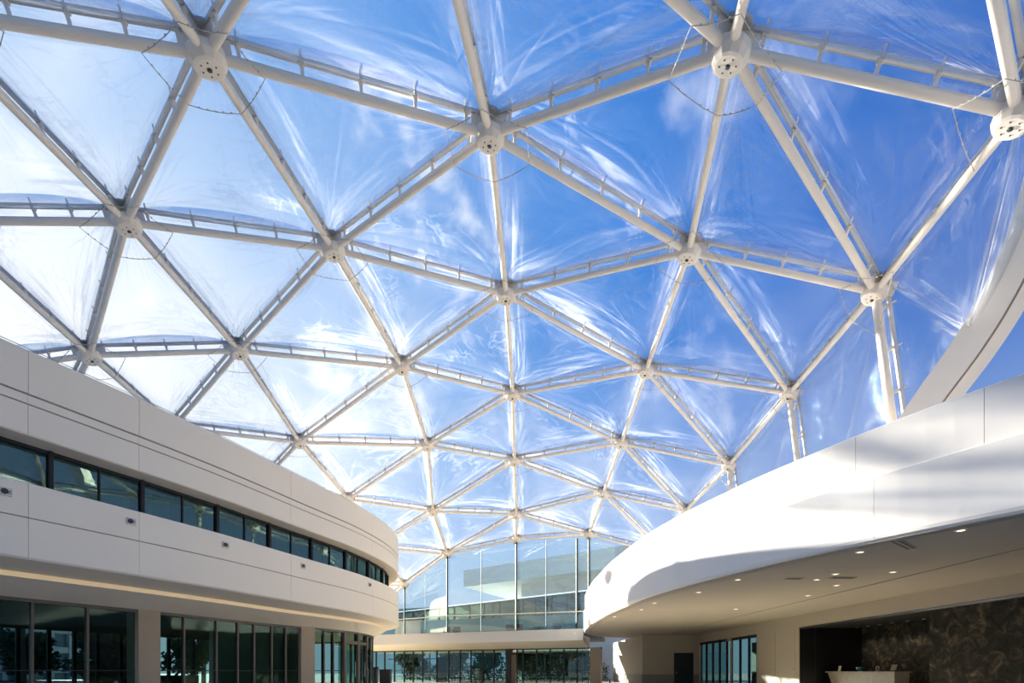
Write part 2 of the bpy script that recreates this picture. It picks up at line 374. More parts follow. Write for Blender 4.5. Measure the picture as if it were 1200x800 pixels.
def strut(a, b, ra, rb, name='strut', cut_a=HR, cut_b=HR, tube_r=.122):
    t = (b - a).normalized(); L = (b - a).length; rm = (ra + rb).normalized()
    st = build(name, MB().tube([a + t * cut_a, b - t * cut_b], tube_r, 14), STEEL, dome)
    ua, ub = a + ra * UP, b + rb * UP; tu = (ub - ua).normalized()
    mb = MB(); mb.bar(ua + tu * .18, ub - tu * .18, .135, .06, rm); mb.bar(ua + tu * .2 + rm * .06, ub - tu * .2 + rm * .06, .07, .06, rm)
    build('upper_chord', mb, CHORD, st)
    mb = MB(); n = 5
    side = tu.cross(rm)
    for i in range(n):
        f = (i + .5) / n; p = ua.lerp(ub, f); q = a.lerp(b, f)
        mb.bar(q + rm * (tube_r - .02), p - rm * .03, .055, .09, tu)
        mb.box(p - rm * .06, (.13, .13, .05)); mb.bar(p + rm * .1, p + rm * .27, .03, .05, tu)
    build('chord_bracket', mb, STEEL, st, kind='stuff')
    return st
done = []
for k in NODE:
    for j in neigh(*k):
        if k < j: strut(NODE[k], NODE[j], RAD[k], RAD[j]); done.append((k, j))
for k, foot in legs.items():
    o = Vector((1, -.2, .12)).normalized()
    strut(NODE[k], foot, (RAD[k] + o).normalized(), o, cut_b=0., tube_r=.16)
for k, p in NODE.items():
    up = RAD[k]; mb = MB()
    mb.lathe(p, up, [(0, -.30), (.30, -.30), (.38, -.28), (.47, -.12), (.48, .02), (.44, .06), (.16, .07), (.13, .1), (.13, .46), (.0, .46)], 12, False)
    ends = [NODE[j] for j in neigh(*k)] + ([legs[k]] if k in legs else [])
    for e in ends:
        t = (e - p); t = (t - up * t.dot(up)).normalized()
        mb.bar(p + t * .12 + up * .14, p + t * .62 + up * .14, .05, .52, up)
    hub = build('hub', mb, STEEL, dome)
    build('upper_plate', MB().lathe(p, up, [(0, .40), (.36, .40), (.40, .44), (.36, .50), (.1, .54), (0, .56)], 14, False), CHORD, hub)
    mb = MB(); u = up.orthogonal().normalized(); w = up.cross(u)
    mb.lathe(p, up, [(0, -.325), (.065, -.325), (.065, -.29)], 8)
    for q in range(6):
        a = q * math.pi / 3; c = p + (u * math.cos(a) + w * math.sin(a)) * .20
        mb.lathe(c, up, [(0, -.312), (.022, -.312), (.022, -.29)], 6)
    build('bolt_circle', mb, BOLT, hub, kind='stuff')
    # ring of thin cable strung from member to member round the hub
    if len(ends) >= 3 and p.y > 0:
        dirs = sorted(ends, key=lambda e: math.atan2((e - p).dot(w), (e - p).dot(u)))
        mb = MB(); pts = [p + (e - p).normalized() * (1.35 + .15 * math.sin(7 * i + p.x)) - up * .17 for i, e in enumerate(dirs)]
        for i in range(len(pts)):
            a, b = pts[i], pts[(i + 1) % len(pts)]
            va, vb = a - p, b - p
            if va.angle(vb) > 1.9: continue
            m1 = a.lerp(b, .5) - up * .05
            mb.tube([a, a.lerp(m1, .6) - up * .02, m1, b.lerp(m1, .6) - up * .02, b], .010, 5)
            for f in (.2, .35, .5, .65, .8):
                c = a.lerp(b, f) - up * .05 * (1 - abs(2 * f - 1)); mb.box(c, (.032, .032, .032))
        build('safety_cable', mb, CABLE, hub)
def cushion(A, B, C, ra, rb, rc, hi=-.45, ho=1.05, n=16, name='film_cushion'):
    rm = (ra + rb + rc).normalized()
    def film(H, off):
        mb = MB(); idx = {}; mb.bary = []
        P = [q + r * (UP + off) for q, r in ((A, ra), (B, rb), (C, rc))]
        for i in range(n + 1):
            for j in range(n + 1 - i):
                u, v = i / n, j / n; w = 1 - u - v; idx[i, j] = len(mb.v)
                p = P[0] * u + P[1] * v + P[2] * w; b = (27 * u * v * w) if min(u, v, w) > 0 else 0
                mb.v.append(tuple(p + rm * (H * b ** (.45 if H < 0 else .36)))); mb.bary.append((u, v, w))
        for i in range(n):
            for j in range(n - i):
                mb.f.append((idx[i, j], idx[i + 1, j], idx[i, j + 1])); mb.sm.append(True)
                if j < n - i - 1: mb.f.append((idx[i + 1, j], idx[i + 1, j + 1], idx[i, j + 1])); mb.sm.append(True)
        return mb
    c = build(name, film(hi, -.01), FILM, dome)
    build('outer_film', film(ho, .06), FILM, c)
tri = set()
for k in NODE:
    nk = neigh(*k)
    for a in nk:
        for b in nk:
            if a < b and b in neigh(*a): tri.add(tuple(sorted((k, a, b))))
for a, b, c in sorted(tri): cushion(NODE[a], NODE[b], NODE[c], RAD[a], RAD[b], RAD[c])
side = Vector((1, -.2, .12)).normalized()
ks = [(2, 1), (2, 2), (2, 3), (2, 4)]
for a, b in zip(ks, ks[1:]):                      # upright side cushions between the legs
    ra, rb = (RAD[a] + side).normalized(), (RAD[b] + side).normalized()
    cushion(NODE[a], NODE[b], legs[b], ra, rb, side, -.22, .5, name='side_cushion')
    cushion(NODE[a], legs[a], legs[b], ra, side, side, -.22, .5, name='side_cushion')
AM = Vector((14.5, 15.95, 12.3)); at = Vector((14.9, 14.7, 14.8))
cushion(NODE[2, 1], legs[2, 1], AM, (RAD[2, 1] + side).normalized(), side, side, -.22, .5, name='side_cushion')
cushion(NODE[2, 0], NODE[2, 1], AM, RAD[2, 0], (RAD[2, 1] + side).normalized(), side, -.22, .5, name='side_cushion')
cushion(NODE[2, 0], AM, at, RAD[2, 0], side, side, -.22, .5, name='side_cushion')
# curved edge arch beyond the side of the dome
AR = [(13.0, 18.0, 7.75), (13.45, 17.5, 9.6), (14.0, 16.7, 11.0), (14.6, 15.95, 12.3), (14.95, 15.3, 13.5), (15.12, 14.7, 14.8), (15.05, 14.1, 16.3), (14.75, 13.4, 18.2), (14.1, 12.5, 20.2), (13.0, 11.4, 22.0), (11.4, 10.0, 23.4)]
arch = thing('edge_arch', 'thick white curved edge arch rising from the right canopy roof beside the dome', 'arch', (13.0, 18.0, 7.75))
ac = Curve([(x, y) for x, y, z in AR], 1, 8)
zz = np.interp(np.arange(len(ac.o)) / 8, range(len(AR)), [z for x, y, z in AR])
def arch_rings(w0, w1, d0, d1):
    R = []
    pts = [Vector((x, y, z)) for (x, y), z in zip(ac.o, zz)]
    for i, p in enumerate(pts):
        t = (pts[min(i + 1, len(pts) - 1)] - pts[max(i - 1, 0)]).normalized()
        v = Vector((.62, .62, .48)).normalized(); w = -t.cross(v).normalized(); d = t.cross(w).normalized()
        R.append([p + w * a + d * b for a, b in ((w0, d0), (w1, d0), (w1, d1), (w0, d1))])
    return R
build('arch_box', MB().sweep(arch_rings(0, .86, .0, .9)), STEEL, arch)
build('arch_flange', MB().sweep(arch_rings(.93, 1.30, .2, .9)), STEEL, arch)
build('arch_groove', MB().sweep(arch_rings(.84, .95, .35, .85)), CHORD, arch)

# ------------------------------------------------------------------ building on the left (ribbon window)
LC = Curve([(-27, -6), (-23.2, 0), (-20, 5), (-17.4, 9.8), (-15.04, 14.2), (-12.47, 19.43), (-10.58, 24.4), (-8.98, 28.9), (-8.28, 33.5), (-8.8, 37.4), (-10.6, 41.0), (-13.8, 43.8), (-18.5, 45.6), (-25, 46.4)], 1)
lb = thing('ribbon_window_building', 'curved cream building on the left with a long dark ribbon window and glazed ground floor', 'building', (-16, 26, 0))
def ss(x, a, b):
    t = min(1, max(0, (x - a) / (b - a))); return t * t * (3 - 2 * t)
def gn(s): return -3.2 + 1.3 * ss(s, 34, 43)      # setback of the ground-floor glass behind the parapet
seams = [0.3, 6.9, 10.3, 13.7, 17.1, 20.7, 24.12, 27.09, 30.5, 33.91, 37.3, 40.7, 44.0, 47.2, 50.5, 54, 58, 62, 67.6]
big = [0.3, 10.3, 17.1, 24.12, 27.09, 33.91, 40.7, 47.2, 54, 60, 67.6]
def panels(C, cuts, prof, name, m, parent, gap=.006):
    for a, b in zip(cuts, cuts[1:]): build(name, MB().sweep(C.rings(a + gap, b - gap, prof)), m, parent)
panels(LC, big, [(0, 8.47), (.0, 9.76), (-.04, 9.80), (-.25, 9.80), (-.25, 8.47)], 'fascia_panel', WHITE, lb)
panels(LC, big, [(-.035, 8.17), (-.035, 8.42), (-.25, 8.42), (-.25, 8.17)], 'string_course', WHITE, lb, .004)
panels(LC, big, [(-.02, 7.24), (-.02, 8.12), (-.25, 8.12), (-.25, 7.20), (-.06, 7.20)], 'fascia_panel', WHITE, lb)
panels(LC, big, [(-.0, 4.69), (.0, 5.71), (-.04, 5.74), (-.25, 5.74), (-.25, 4.69)], 'parapet_panel', WHITE, lb)
panels(LC, big, [(-.06, 3.41), (0, 3.47), (.0, 4.655), (-.25, 4.655), (-.25, 3.41)], 'parapet_panel', WHITE, lb)
build('upper_backing', MB().sweep(LC.rings(.3, 67.6, [(-.07, 7.3), (-.07, 9.7), (-.4, 9.7), (-.4, 7.3)])), JOINT, lb)
build('lower_backing', MB().sweep(LC.rings(.3, 67.6, [(-.05, 3.5), (-.05, 5.6), (-.4, 5.6), (-.4, 3.5)])), JOINT, lb)
build('window_soffit', MB().sweep(LC.rings(.3, 67.6, [(-.06, 7.20), (-.06, 7.3), (-1.3, 7.3), (-1.3, 7.17), (-.8, 7.17)])), SOFFIT, lb)
build('window_sill', MB().sweep(LC.rings(.3, 67.6, [(-.2, 5.60), (-.2, 5.70), (-1.0, 5.66), (-1.0, 5.5)])), WHITE, lb)
build('roof_deck', MB().sweep(LC.rings(.3, 66, [(-.25, 9.5), (-.25, 9.62), (-11, 9.62), (-11, 9.5)], 1.5)), WHITE, lb)
build('upper_floor_slab', MB().sweep(LC.rings(.3, 66, [(-.3, 3.6), (-.3, 4.2), (-11, 4.2), (-11, 3.2), (-5.2, 3.2), (-1.8, 3.55)], 1.5)), DARKIN, lb)
build('upper_back_wall', MB().sweep(LC.rings(.3, 66, [(-5, 4.2), (-5, 9.5), (-5.2, 9.5), (-5.2, 4.2)], 1.5)), DARKIN, lb)
gc = MB(); gc.tube([(*LC.at(q, -.5), EYE + 10.08) for q in np.arange(14, 46, .8)], .012, 5)
for q in np.arange(14, 46, 5.5): gc.tube([(*LC.at(q, -.5), EYE + 9.6), (*LC.at(q, -.5), EYE + 10.08)], .015, 5)
build('guard_wire', gc, CABLE, lb)
# coved underside
build('outer_soffit', MB().sweep(LC.rings(.3, 67.6, lambda s: [(-.06, 3.41), (-.20, 3.40), (gn(s) * .5, 3.23), (gn(s) * .5, 3.5), (-.06, 3.5)])), SOFFIT, lb)
build('cove_light', MB().sweep(LC.rings(12, 46.2, lambda s: [(gn(s) * .5 + .004, 3.06 + .11 * ss(s, 43, 46.2)), (gn(s) * .5 + .004, 3.225), (gn(s) * .5 - .05, 3.225), (gn(s) * .5 - .05, 3.06 + .11 * ss(s, 43, 46.2))])), LED, lb)
build('inner_soffit', MB().sweep(LC.rings(.3, 67.6, lambda s: [(gn(s) * .5 - .01, 3.23), (gn(s) * .5, 3.06), (gn(s) + .12, 2.56), (gn(s) - .3, 2.56), (gn(s) - .3, 3.3)])), SOFFIT, lb)
build('glazing_head', MB().sweep(LC.rings(.3, 67.6, lambda s: [(gn(s) + .10, 2.44), (gn(s) + .10, 2.58), (gn(s) - .12, 2.58), (gn(s) - .12, 2.44)])), TANFR, lb)
# ribbon window: one unit per bay between the thick mullions
thick = [13.3, 16.2, 19.1, 22.0, 24.91, 27.58, 30.57, 33.35, 36.08, 38.93, 41.7, 44.4, 47.2, 50]
for a, b in zip(thick, thick[1:]):
    mb = MB()
    for e in (a + .03, b - .03): mb.sweep(LC.rings(e - .03, e + .03, [(-.72, 5.64), (-.72, 7.18), (-.90, 7.18), (-.90, 5.64)]))
    mb.sweep(LC.rings(a, b, [(-.78, 7.06), (-.78, 7.17), (-.88, 7.17), (-.88, 7.06)])); mb.sweep(LC.rings(a, b, [(-.78, 5.64), (-.78, 5.72), (-.88, 5.72), (-.88, 5.64)]))
    w = build('window', mb, FRAME, lb); m = (a + b) / 2
    build('mullion', MB().sweep(LC.rings(m - .025, m + .025, [(-.78, 5.66), (-.78, 7.1), (-.88, 7.1), (-.88, 5.66)])), FRAME, w)
    for p, q in ((a + .06, m), (m, b - .06)):
        build('pane', MB().sweep(LC.rings(p, q, [(-.83, 5.7), (-.83, 7.08), (-.85, 7.08), (-.85, 5.7)])), TEAL, w)
# rooms behind the ribbon: blind strip and interior columns
for s in (21, 25.8, 29.3, 32.4, 35.2, 38.6, 43):
    x, y = LC.at(s, -2.6); build('interior_column', MB().lathe((x, y, EYE + 4.2), (0, 0, 1), [(0, 0), (.3, 0), (.3, 5.3), (0, 5.3)], 12), TANWALL, lb)
build('roller_blind', MB().sweep(LC.rings(14, 50, [(-1.0, 6.86), (-1.0, 7.16), (-1.03, 7.16), (-1.03, 6.86)])), DARKIN, lb)
# ground-floor columns
for s0, s1 in ((17.6, 18.6), (28.66, 29.58), (37.30, 38.25)):
    build('column', MB().sweep(LC.rings(s0, s1, lambda s: [(gn(s) + .16, -1.3), (gn(s) + .16, 2.6), (gn(s) - .7, 2.6), (gn(s) - .7, -1.3)], .3)), COLM, lb)
# ground-floor glazing
bays = [18.62, 20.1, 21.5, 22.9, 24.3, 25.25, 26.89, 28.64, None, 29.60, 30.77, 32.44, 33.63, 34.58, 35.57, 36.4, 37.28, None, 38.27, 39.1, 39.9, 40.75, None, 44.2, 45.6, 47.2, 49, 51, 53, 55, 57]
for a, b in zip(bays, bays[1:]):
    if a is None or b is None: continue
    f = lambda s, p, q, z0, z1: [(gn(s) + p, z0), (gn(s) + p, z1), (gn(s) + q, z1), (gn(s) + q, z0)]
    w = build('lobby_glazing', MB().sweep(LC.rings(a - .04, a + .04, lambda s: f(s, .07, -.13, -1.3, 2.46))), TANFR, lb)
    build('pane', MB().sweep(LC.rings(a + .04, b - .04, lambda s: f(s, 0, -.02, -1.3, 2.46))), DARKT, w)
    build('push_rail', MB().sweep(LC.rings(a + .04, b - .04, lambda s: f(s, .03, .0, .0, .04))), FRAME, w)
# tan framed doors at the rounded end
for a, b in ((40.8, 42.5), (42.5, 44.2)):
    mb = MB(); g = lambda p, q, z0, z1: (lambda s: [(gn(s) + p, z0), (gn(s) + p, z1), (gn(s) + q, z1), (gn(s) + q, z0)])
    mb.sweep(LC.rings(a, a + .22, g(.12, -.15, -1.3, 2.46))); mb.sweep(LC.rings(b - .12, b, g(.12, -.15, -1.3, 2.46))); mb.sweep(LC.rings(a, b, g(.10, -.12, 1.75, 1.95)))
    d = build('lobby_door', mb, TANFR, lb)
    build('pane', MB().sweep(LC.rings(a + .22, b - .12, g(-.02, -.04, -1.3, 2.46))), DARKT, d)
    x, y = LC.at(b - .4, gn(b) + .06); build('door_handle', MB().tube([(x, y, .9), (x, y, 1.9)], .02, 8), STEELG, d)
# lobby interior: posts of the outer glazing and a tan core
for s in np.arange(17, 37.5, 1.25):
    x, y = LC.at(s, -9.5); build('outer_mullion', MB().box((x, y, 1.85), (.14, .14, 3.7), LC.rz(s)), FRAME, lb)
build('outer_transom', MB().sweep(LC.rings(16, 38, [(-9.42, 1.9), (-9.42, 3.3), (-9.6, 3.3), (-9.6, 1.9)])), DARKIN, lb)
build('lobby_core', MB().prism([LC.at(34.2, -5.6), LC.at(37.6, -4.2), LC.at(40.5, -4.0), LC.at(43, -5.5), LC.at(40, -8.5), LC.at(36, -8.5)], 0, 4.4), TANWALL, lb)
# flood lights set in the parapet
wl_s = [(20.3, 'nearest square flood light on the left parapet, at the frame edge')]
first = None
names = ['leftmost', 'second from the left', 'third from the left', 'fourth from the left', 'fifth from the left']
for s, nm in zip((23.61, 26.82, 30.34, 34.68, 40.31), names):
    nx, ny = LC.normal(s); x, y = LC.at(s, 0); z = EYE + 5.30; r = LC.rz(s)
    label = 'small square flood light set in the left white parapet, %s' % nm
    if first is None:
        first = thing('flood_light', label, 'light', (0, 0, 0), 'flood lights on the left parapet')
        build('back_box', MB().box((0, -.0, 0), (.27, .05, .24)).box((0, .04, .1), (.27, .06, .02)), CHORD, first)
        build('lens', MB().lathe((-.03, -.025, 0), (0, -1, 0), [(0, .02), (.05, .02), (.07, .0), (.075, .03), (.085, .03), (.085, 0)], 12), BOLT, first)
        build('louvre', MB().box((.085, -.035, .03), (.06, .02, .02)).box((.085, -.035, -.03), (.06, .02, .02)), BOLT, first)
        first.location = (x + nx * .03, y + ny * .03, z); first.rotation_euler.z = r
    else: copy_thing(first, (x + nx * .03, y + ny * .03, z), label, r)

# ------------------------------------------------------------------ canopy building on the right
RC = Curve([(30, -4), (24, -1.5), (18.5, 2), (13.9, 6.4), (11.0, 10.35), (9.35, 13.15), (7.75, 16.9), (6.45, 21.6), (5.8, 27.2), (5.66, 32.2), (5.8, 37), (6.3, 42.5), (7.4, 46.2), (9.8, 49), (14, 50.5)], -1)
rb_ = thing('canopy_building', 'curved white plaster building on the right with a deep overhanging lit soffit', 'building', (14, 25, 0))
rs = [.3, 8, 16, 20.5, 24.99, 27.63, 33.16, 38.6, 44, 49.5, 55, 60.5, 69.4]
rs2 = [.3, 8, 16, 22.5, 27.13, 34.94, 42, 49, 56, 62, 69.4]
panels(RC, rs, [(-.10, 5.0), (-.10, 6.41), (-.14, 6.45), (-.4, 6.45), (-.4, 5.0)], 'upper_band', DRUMW, rb_, .005)
panels(RC, rs2, [(-.10, 3.42), (-.03, 3.47), (0, 3.55), (0, 5.10), (-.03, 5.13), (-.4, 5.13), (-.4, 3.42)], 'lower_band', DRUMW, rb_, .005)
build('band_backing', MB().sweep(RC.rings(.3, 69.4, [(-.14, 3.6), (-.14, 6.2), (-.5, 6.2), (-.5, 3.6)])), DRUMW, rb_)
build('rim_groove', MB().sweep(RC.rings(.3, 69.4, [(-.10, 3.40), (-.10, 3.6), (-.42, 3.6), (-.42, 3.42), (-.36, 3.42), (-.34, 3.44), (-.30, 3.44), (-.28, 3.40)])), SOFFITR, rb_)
WX = 17.6                                          # plane of the recessed ground-floor wall
def soffit_part(x_in, x_out, h):
    mb = MB(); k = 60; V = []
    for i in range(k + 1):
        s = 12 + (69.2 - 12) * i / k; x, y = RC.at(s, -.36); x0 = max(min(x, 30), -99)
        a = x if x_in is None else max(x, x_in); b = max(x_out, a + .01)
        V.append([(a, y, EYE + h), (b, y, EYE + h), (b, y, EYE + h + .12), (a, y, EYE + h + .12)])
    return mb.sweep(V)
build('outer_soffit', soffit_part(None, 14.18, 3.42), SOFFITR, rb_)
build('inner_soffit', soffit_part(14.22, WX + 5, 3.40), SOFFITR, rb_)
build('canopy_roof', soffit_part(None, 30, 6.2), DRUMW, rb_)
# recessed wall: piers, openings, marble
def wallbox(y0, y1, z0, z1, m, name, x0=WX, t=.3, parent=rb_): return build(name, MB().box((x0 + t / 2, (y0 + y1) / 2, (z0 + z1) / 2), (t, y1 - y0, z1 - z0)), m, parent)
HT = EYE + 2.66                                    # head of the openings
wallbox(5, 45.6, HT, EYE + 3.41, TANWALL, 'head_wall')
wallbox(29.65, 34.8, .95, HT, TANWALL, 'pier'); wallbox(29.65, 34.8, 0, .95, TANWALL, 'pier_plinth', WX - .01, .31)
for y in (31.0, 33.3):
    build('pier_panel', MB().box((WX - .012, y, 2.4), (.03, 1.9, 2.9)), TANWALL, rb_)
# glazed entrance (two bays) in the right wall
ys = [34.85, 36.1, 37.5, 39.0, 39.8, 41.2, 42.6, 44.0, 45.4]
for i, (a, b) in enumerate(zip(ys, ys[1:])):
    mb = MB().box((WX + .1, a, HT / 2), (.16, .09 if i != 3 else .2, HT)).box((WX + .1, (a + b) / 2, HT - .12), (.12, b - a, .2))
    w = build('entrance_glazing', mb, FRAME if i != 3 else COLM, rb_)
    build('pane', MB().box((WX + .12, (a + b) / 2, HT / 2), (.02, b - a - .08, HT - .1)), TEAL if i > 3 else DARKT, w)
wallbox(34.8, 45.6, 0, HT, DARKIN, 'entrance_back_wall', WX + 5, .2)
build('entrance_floor', MB().box((WX + 2.6, 40.2, .02), (5, 10.8, .04)), FLOORM, rb_)
wallbox(45.45, 45.6, 0, EYE + 3.41, TANWALL, 'corner_pier')
# facing wall with a black door, then the core wall running back
build('facing_wall', MB().box((13.8, 45.75, (EYE + 3.4 + .98) / 2), (3.0, .3, EYE + 3.4 - .98)).box((17.35, 45.75, (EYE + 3.4 + .98) / 2), (.6, .3, EYE + 3.4 - .98)).box((16.18, 45.75, 3.84), (1.78, .3, 1.74)), TANWALL, rb_)
build('wainscot', MB().box((13.8, 45.74, .49), (3.0, .32, .98)), WAINS, rb_); build('wainscot', MB().box((17.35, 45.74, .49), (.6, .32, .98)), WAINS, rb_)
d = build('service_door', MB().box((16.18, 45.72, 1.48), (1.74, .08, 2.96)), BLACK, rb_)
build('door_handle', MB().tube([(15.5, 45.64, 1.05), (15.5, 45.64, 1.25)], .02, 8), STEELG, d)
build('door_frame', MB().box((15.30, 45.68, 1.5), (.06, .2, 3.0)).box((17.06, 45.68, 1.5), (.06, .2, 3.0)).box((16.18, 45.68, 2.98), (1.8, .2, .06)), FRAME, d)
build('core_wall', MB().box((12.45, 52.3, 2.85), (.3, 12.8, 3.7)), TANWALL, rb_)
build('core_wainscot', MB().box((12.44, 52.3, .5), (.32, 12.8, 1.0)), WAINS, rb_)
# reception alcove
AY0, AY1, AX = 20.4, 29.6, 21.4
wallbox(AY1, AY1 + .2, 0, HT + .4, BLACK, 'alcove_side_wall', WX + .02, AX - WX)
build('alcove_panel_joint', MB().box((WX + .95, AY1 - .01, HT / 2), (.02, .02, HT)), FRAME, rb_)
build('alcove_ceiling', MB().box(((WX + AX) / 2 + .2, (AY0 + AY1) / 2, HT + .02), (AX - WX + .2, AY1 - AY0, .1)), FRAME, rb_)
wallbox(AY0 - 1, AY1, 0, HT, MARBLE, 'alcove_back_panel', AX, .2)
wallbox(AY0 - .2, AY0, 0, HT, BLACK, 'alcove_near_wall', WX + .02, AX - WX)
build('opening_head_shadow', MB().box((WX + .06, 17.5, HT - .05), (.14, 24.3, .12)), BLACK, rb_)  # black head bar; above the marble it stands in for shadow
cuts = [20.4, 15.6, 10.8, 6.0]
for b, a in zip(cuts, cuts[1:]): build('marble_panel', MB().box((WX + .05, (a + b) / 2, (HT - .1) / 2), (.1, b - a - .015, HT - .1)), MARBLE, rb_)
wallbox(5, AY0, 0, HT, BLACK, 'marble_backing', WX + .12, .2)
wallbox(5, 5.3, 0, EYE + 3.4, TANWALL, 'end_wall', WX, 8)

# reception desk and the things on it
desk = thing('reception_desk', 'pale stone reception desk with slanted end in the black alcove', 'desk', (19.2, 27, 0))
build('counter_top', MB().box((19.45, 26.7, 1.245), (.9, 5.3, .07)), COUNTER, desk)
build('desk_body', MB().sweep([[(19.1, y0, 0), (19.05, y1, 1.21), (19.8, y1, 1.21), (19.8, y0, 0)] for y0, y1 in ((24.15, 24.1), (28.6, 29.2))]), COUNTER, desk)
build('kick_plate', MB().box((19.12, 26.4, .06), (.1, 4.4, .12)), FRAME, desk)
def on_desk(name, label, cat, y): return thing(name, label, cat, (19.35, y, 1.28))
t = on_desk('sign_holder', 'small pale upright sign holder at the left end of the reception desk', 'sign holder', 28.6)
build('holder_base', MB().box((19.35, 28.6, 1.29), (.12, .22, .02)), STEELG, t); build('card', MB().bar((19.35, 28.6, 1.30), (19.40, 28.6, 1.60), .22, .02, (1, 0, 0)), WHITE, t)
t = on_desk('glazed_bowl', 'teal glazed bowl on the reception desk', 'bowl', 26.9)
build('bowl_body', MB().lathe((19.35, 26.9, 1.28), (0, 0, 1), [(0, 0), (.09, 0), (.10, .02), (.20, .16), (.22, .26), (.20, .26), (.17, .15), (0, .05)], 16), TEALO, t)
build('bowl_foot', MB().lathe((19.35, 26.9, 1.275), (0, 0, 1), [(.11, 0), (.11, .015), (.08, .03)], 16), STEELG, t)
t = on_desk('ring_ornament', 'pale ring shaped ornament on the reception desk', 'ornament', 25.6)
build('ring', MB().tube([(19.35, 25.6 + .11 * math.cos(a), 1.44 + .11 * math.sin(a)) for a in np.linspace(0, 2 * math.pi, 17)], .035, 8), COUNTER, t)
build('ring_base', MB().box((19.35, 25.6, 1.295), (.14, .24, .03)), STEELG, t)
t = on_desk('tilted_screen', 'small tilted screen near the right end of the reception desk', 'screen', 24.55)
build('screen_body', MB().bar((19.33, 24.55, 1.33), (19.42, 24.55, 1.62), .34, .025, (1, 0, 0)), COUNTER, t); build('stand', MB().tube([(19.45, 24.55, 1.28), (19.38, 24.55, 1.45)], .025, 8), FRAME, t)
build('stand_foot', MB().box((19.43, 24.55, 1.288), (.18, .2, .016)), FRAME, t)
# wall switches on the pier
for i, (y, z, nm) in enumerate(((34.55, 1.42, 'nearest the glazed entrance'), (32.35, 1.38, 'in the middle of the pier'), (30.2, 1.42, 'nearest the black alcove'))):
    t = thing('wall_switch', 'small dark switch plate on the tan pier, %s' % nm, 'switch', (WX - .01, y, z), 'switch plates on the tan pier')
    build('plate', MB().box((WX - .02, y, z), (.03, .12, .2)), STEELG, t); build('rocker', MB().box((WX - .04, y, z), (.02, .06, .1)), BOLT, t)

# downlights in the soffit
def px(x, y, h): d = h * 567 / (786 - y); return ((x - 600) / 567 * d, d, EYE + h)
DL = [(5.75, 44.0), (5.95, 34.9), (6.45, 30.4), (7.2, 26.9), (7.15, 24.3), (8.1, 21.0), (8.45, 18.1), (10.0, 13.9), (10.9, 11.75), (11.4, 17.05), (11.4, 18.1), (12.95, 19.3), (13.15, 16.7), (13.4, 21.9), (12.35, 26.7)]
dl_names = ['far tip of the soffit rim, beside the rear glass', 'second from the far tip along the soffit rim', 'third from the far tip along the soffit rim', 'fourth from the far tip along the soffit rim',
            'just inside the rim at the middle of the soffit', 'sixth from the far tip along the soffit rim', 'seventh from the far tip along the soffit rim', 'second nearest on the soffit rim', 'nearest and largest on the soffit rim, upper right',
            'nearer of the close pair mid soffit', 'farther of the close pair mid soffit', 'between the two slot vents mid soffit', 'alone below the slot grille on the inner soffit', 'faint one on the inner soffit', 'far one alone on the inner soffit']
first = None
for (x, y), nm in zip(DL, dl_names):
    label = 'round warm recessed downlight, ' + nm; loc = (x, y, EYE + 3.415)
    if first is None:
        first = thing('downlight', label, 'ceiling light', (0, 0, 0), 'downlights in the right soffit')
        build('trim_ring', MB().lathe((0, 0, 0), (0, 0, -1), [(.08, 0), (.085, .012), (.12, .012), (.13, -.004)], 16), WHITE, first)
        build('lens', MB().lathe((0, 0, 0), (0, 0, -1), [(0, .006), (.085, .006), (.085, -.004)], 16), LAMP, first)
        first.location = loc
    else: copy_thing(first, loc, label)
for nm, x, y, rz, L_ in (('far slot vent in the right soffit, left of the close pair of downlights', 10.4, 17.85, .1, .65), ('wider slot vent in the middle of the right soffit', 12.1, 17.7, .1, .95), ('slotted air grille near the rim of the right soffit', 10.55, 13.05, .64, 1.5)):
    t = thing('slot_vent', nm, 'vent', (x, y, EYE + 3.41), 'slot vents in the right soffit'); c, s_ = math.cos(rz), math.sin(rz)
    build('vent_frame', MB().box((x, y, EYE + 3.412), (L_, .24, .02), rz), SOFFITR, t)
    for k in (-.06, .06): build('slot', MB().box((x - s_ * k, y + c * k, EYE + 3.400), (L_ - .1, .05, .015), rz), BOLT, t)
al = None
for i, y in enumerate((28.9, 28.0, 27.1, 26.2, 25.2, 24.2, 23.2)):
    label = 'tiny spotlight in the black alcove ceiling, %s from the left' % ORD[i]; loc = (20.6, y, HT - .05)
    if al is None:
        al = thing('alcove_spotlight', label, 'ceiling light', (0, 0, 0), 'spotlights above the reception desk')
        build('trim_ring', MB().lathe((0, 0, 0), (0, 0, -1), [(.04, 0), (.045, .02), (.07, .02), (.07, 0)], 12), STEELG, al); build('lens', MB().lathe((0, 0, 0), (0, 0, -1), [(0, .012), (.045, .012)], 12), LAMP, al); al.location = loc
    else: copy_thing(al, loc, label)
    ld = bpy.data.lights.new('alcove_spot_light', 'SPOT'); ld.energy = 55; ld.color = (1, .82, .6); ld.spot_size = 1.1; ld.spot_blend = .8; ld.shadow_soft_size = .05
    lo = bpy.data.objects.new('alcove_spot_light', ld); COL.objects.link(lo); lo.location = (20.6, y, HT - .1); lo.rotation_euler = (0, math.radians(-22), 0)

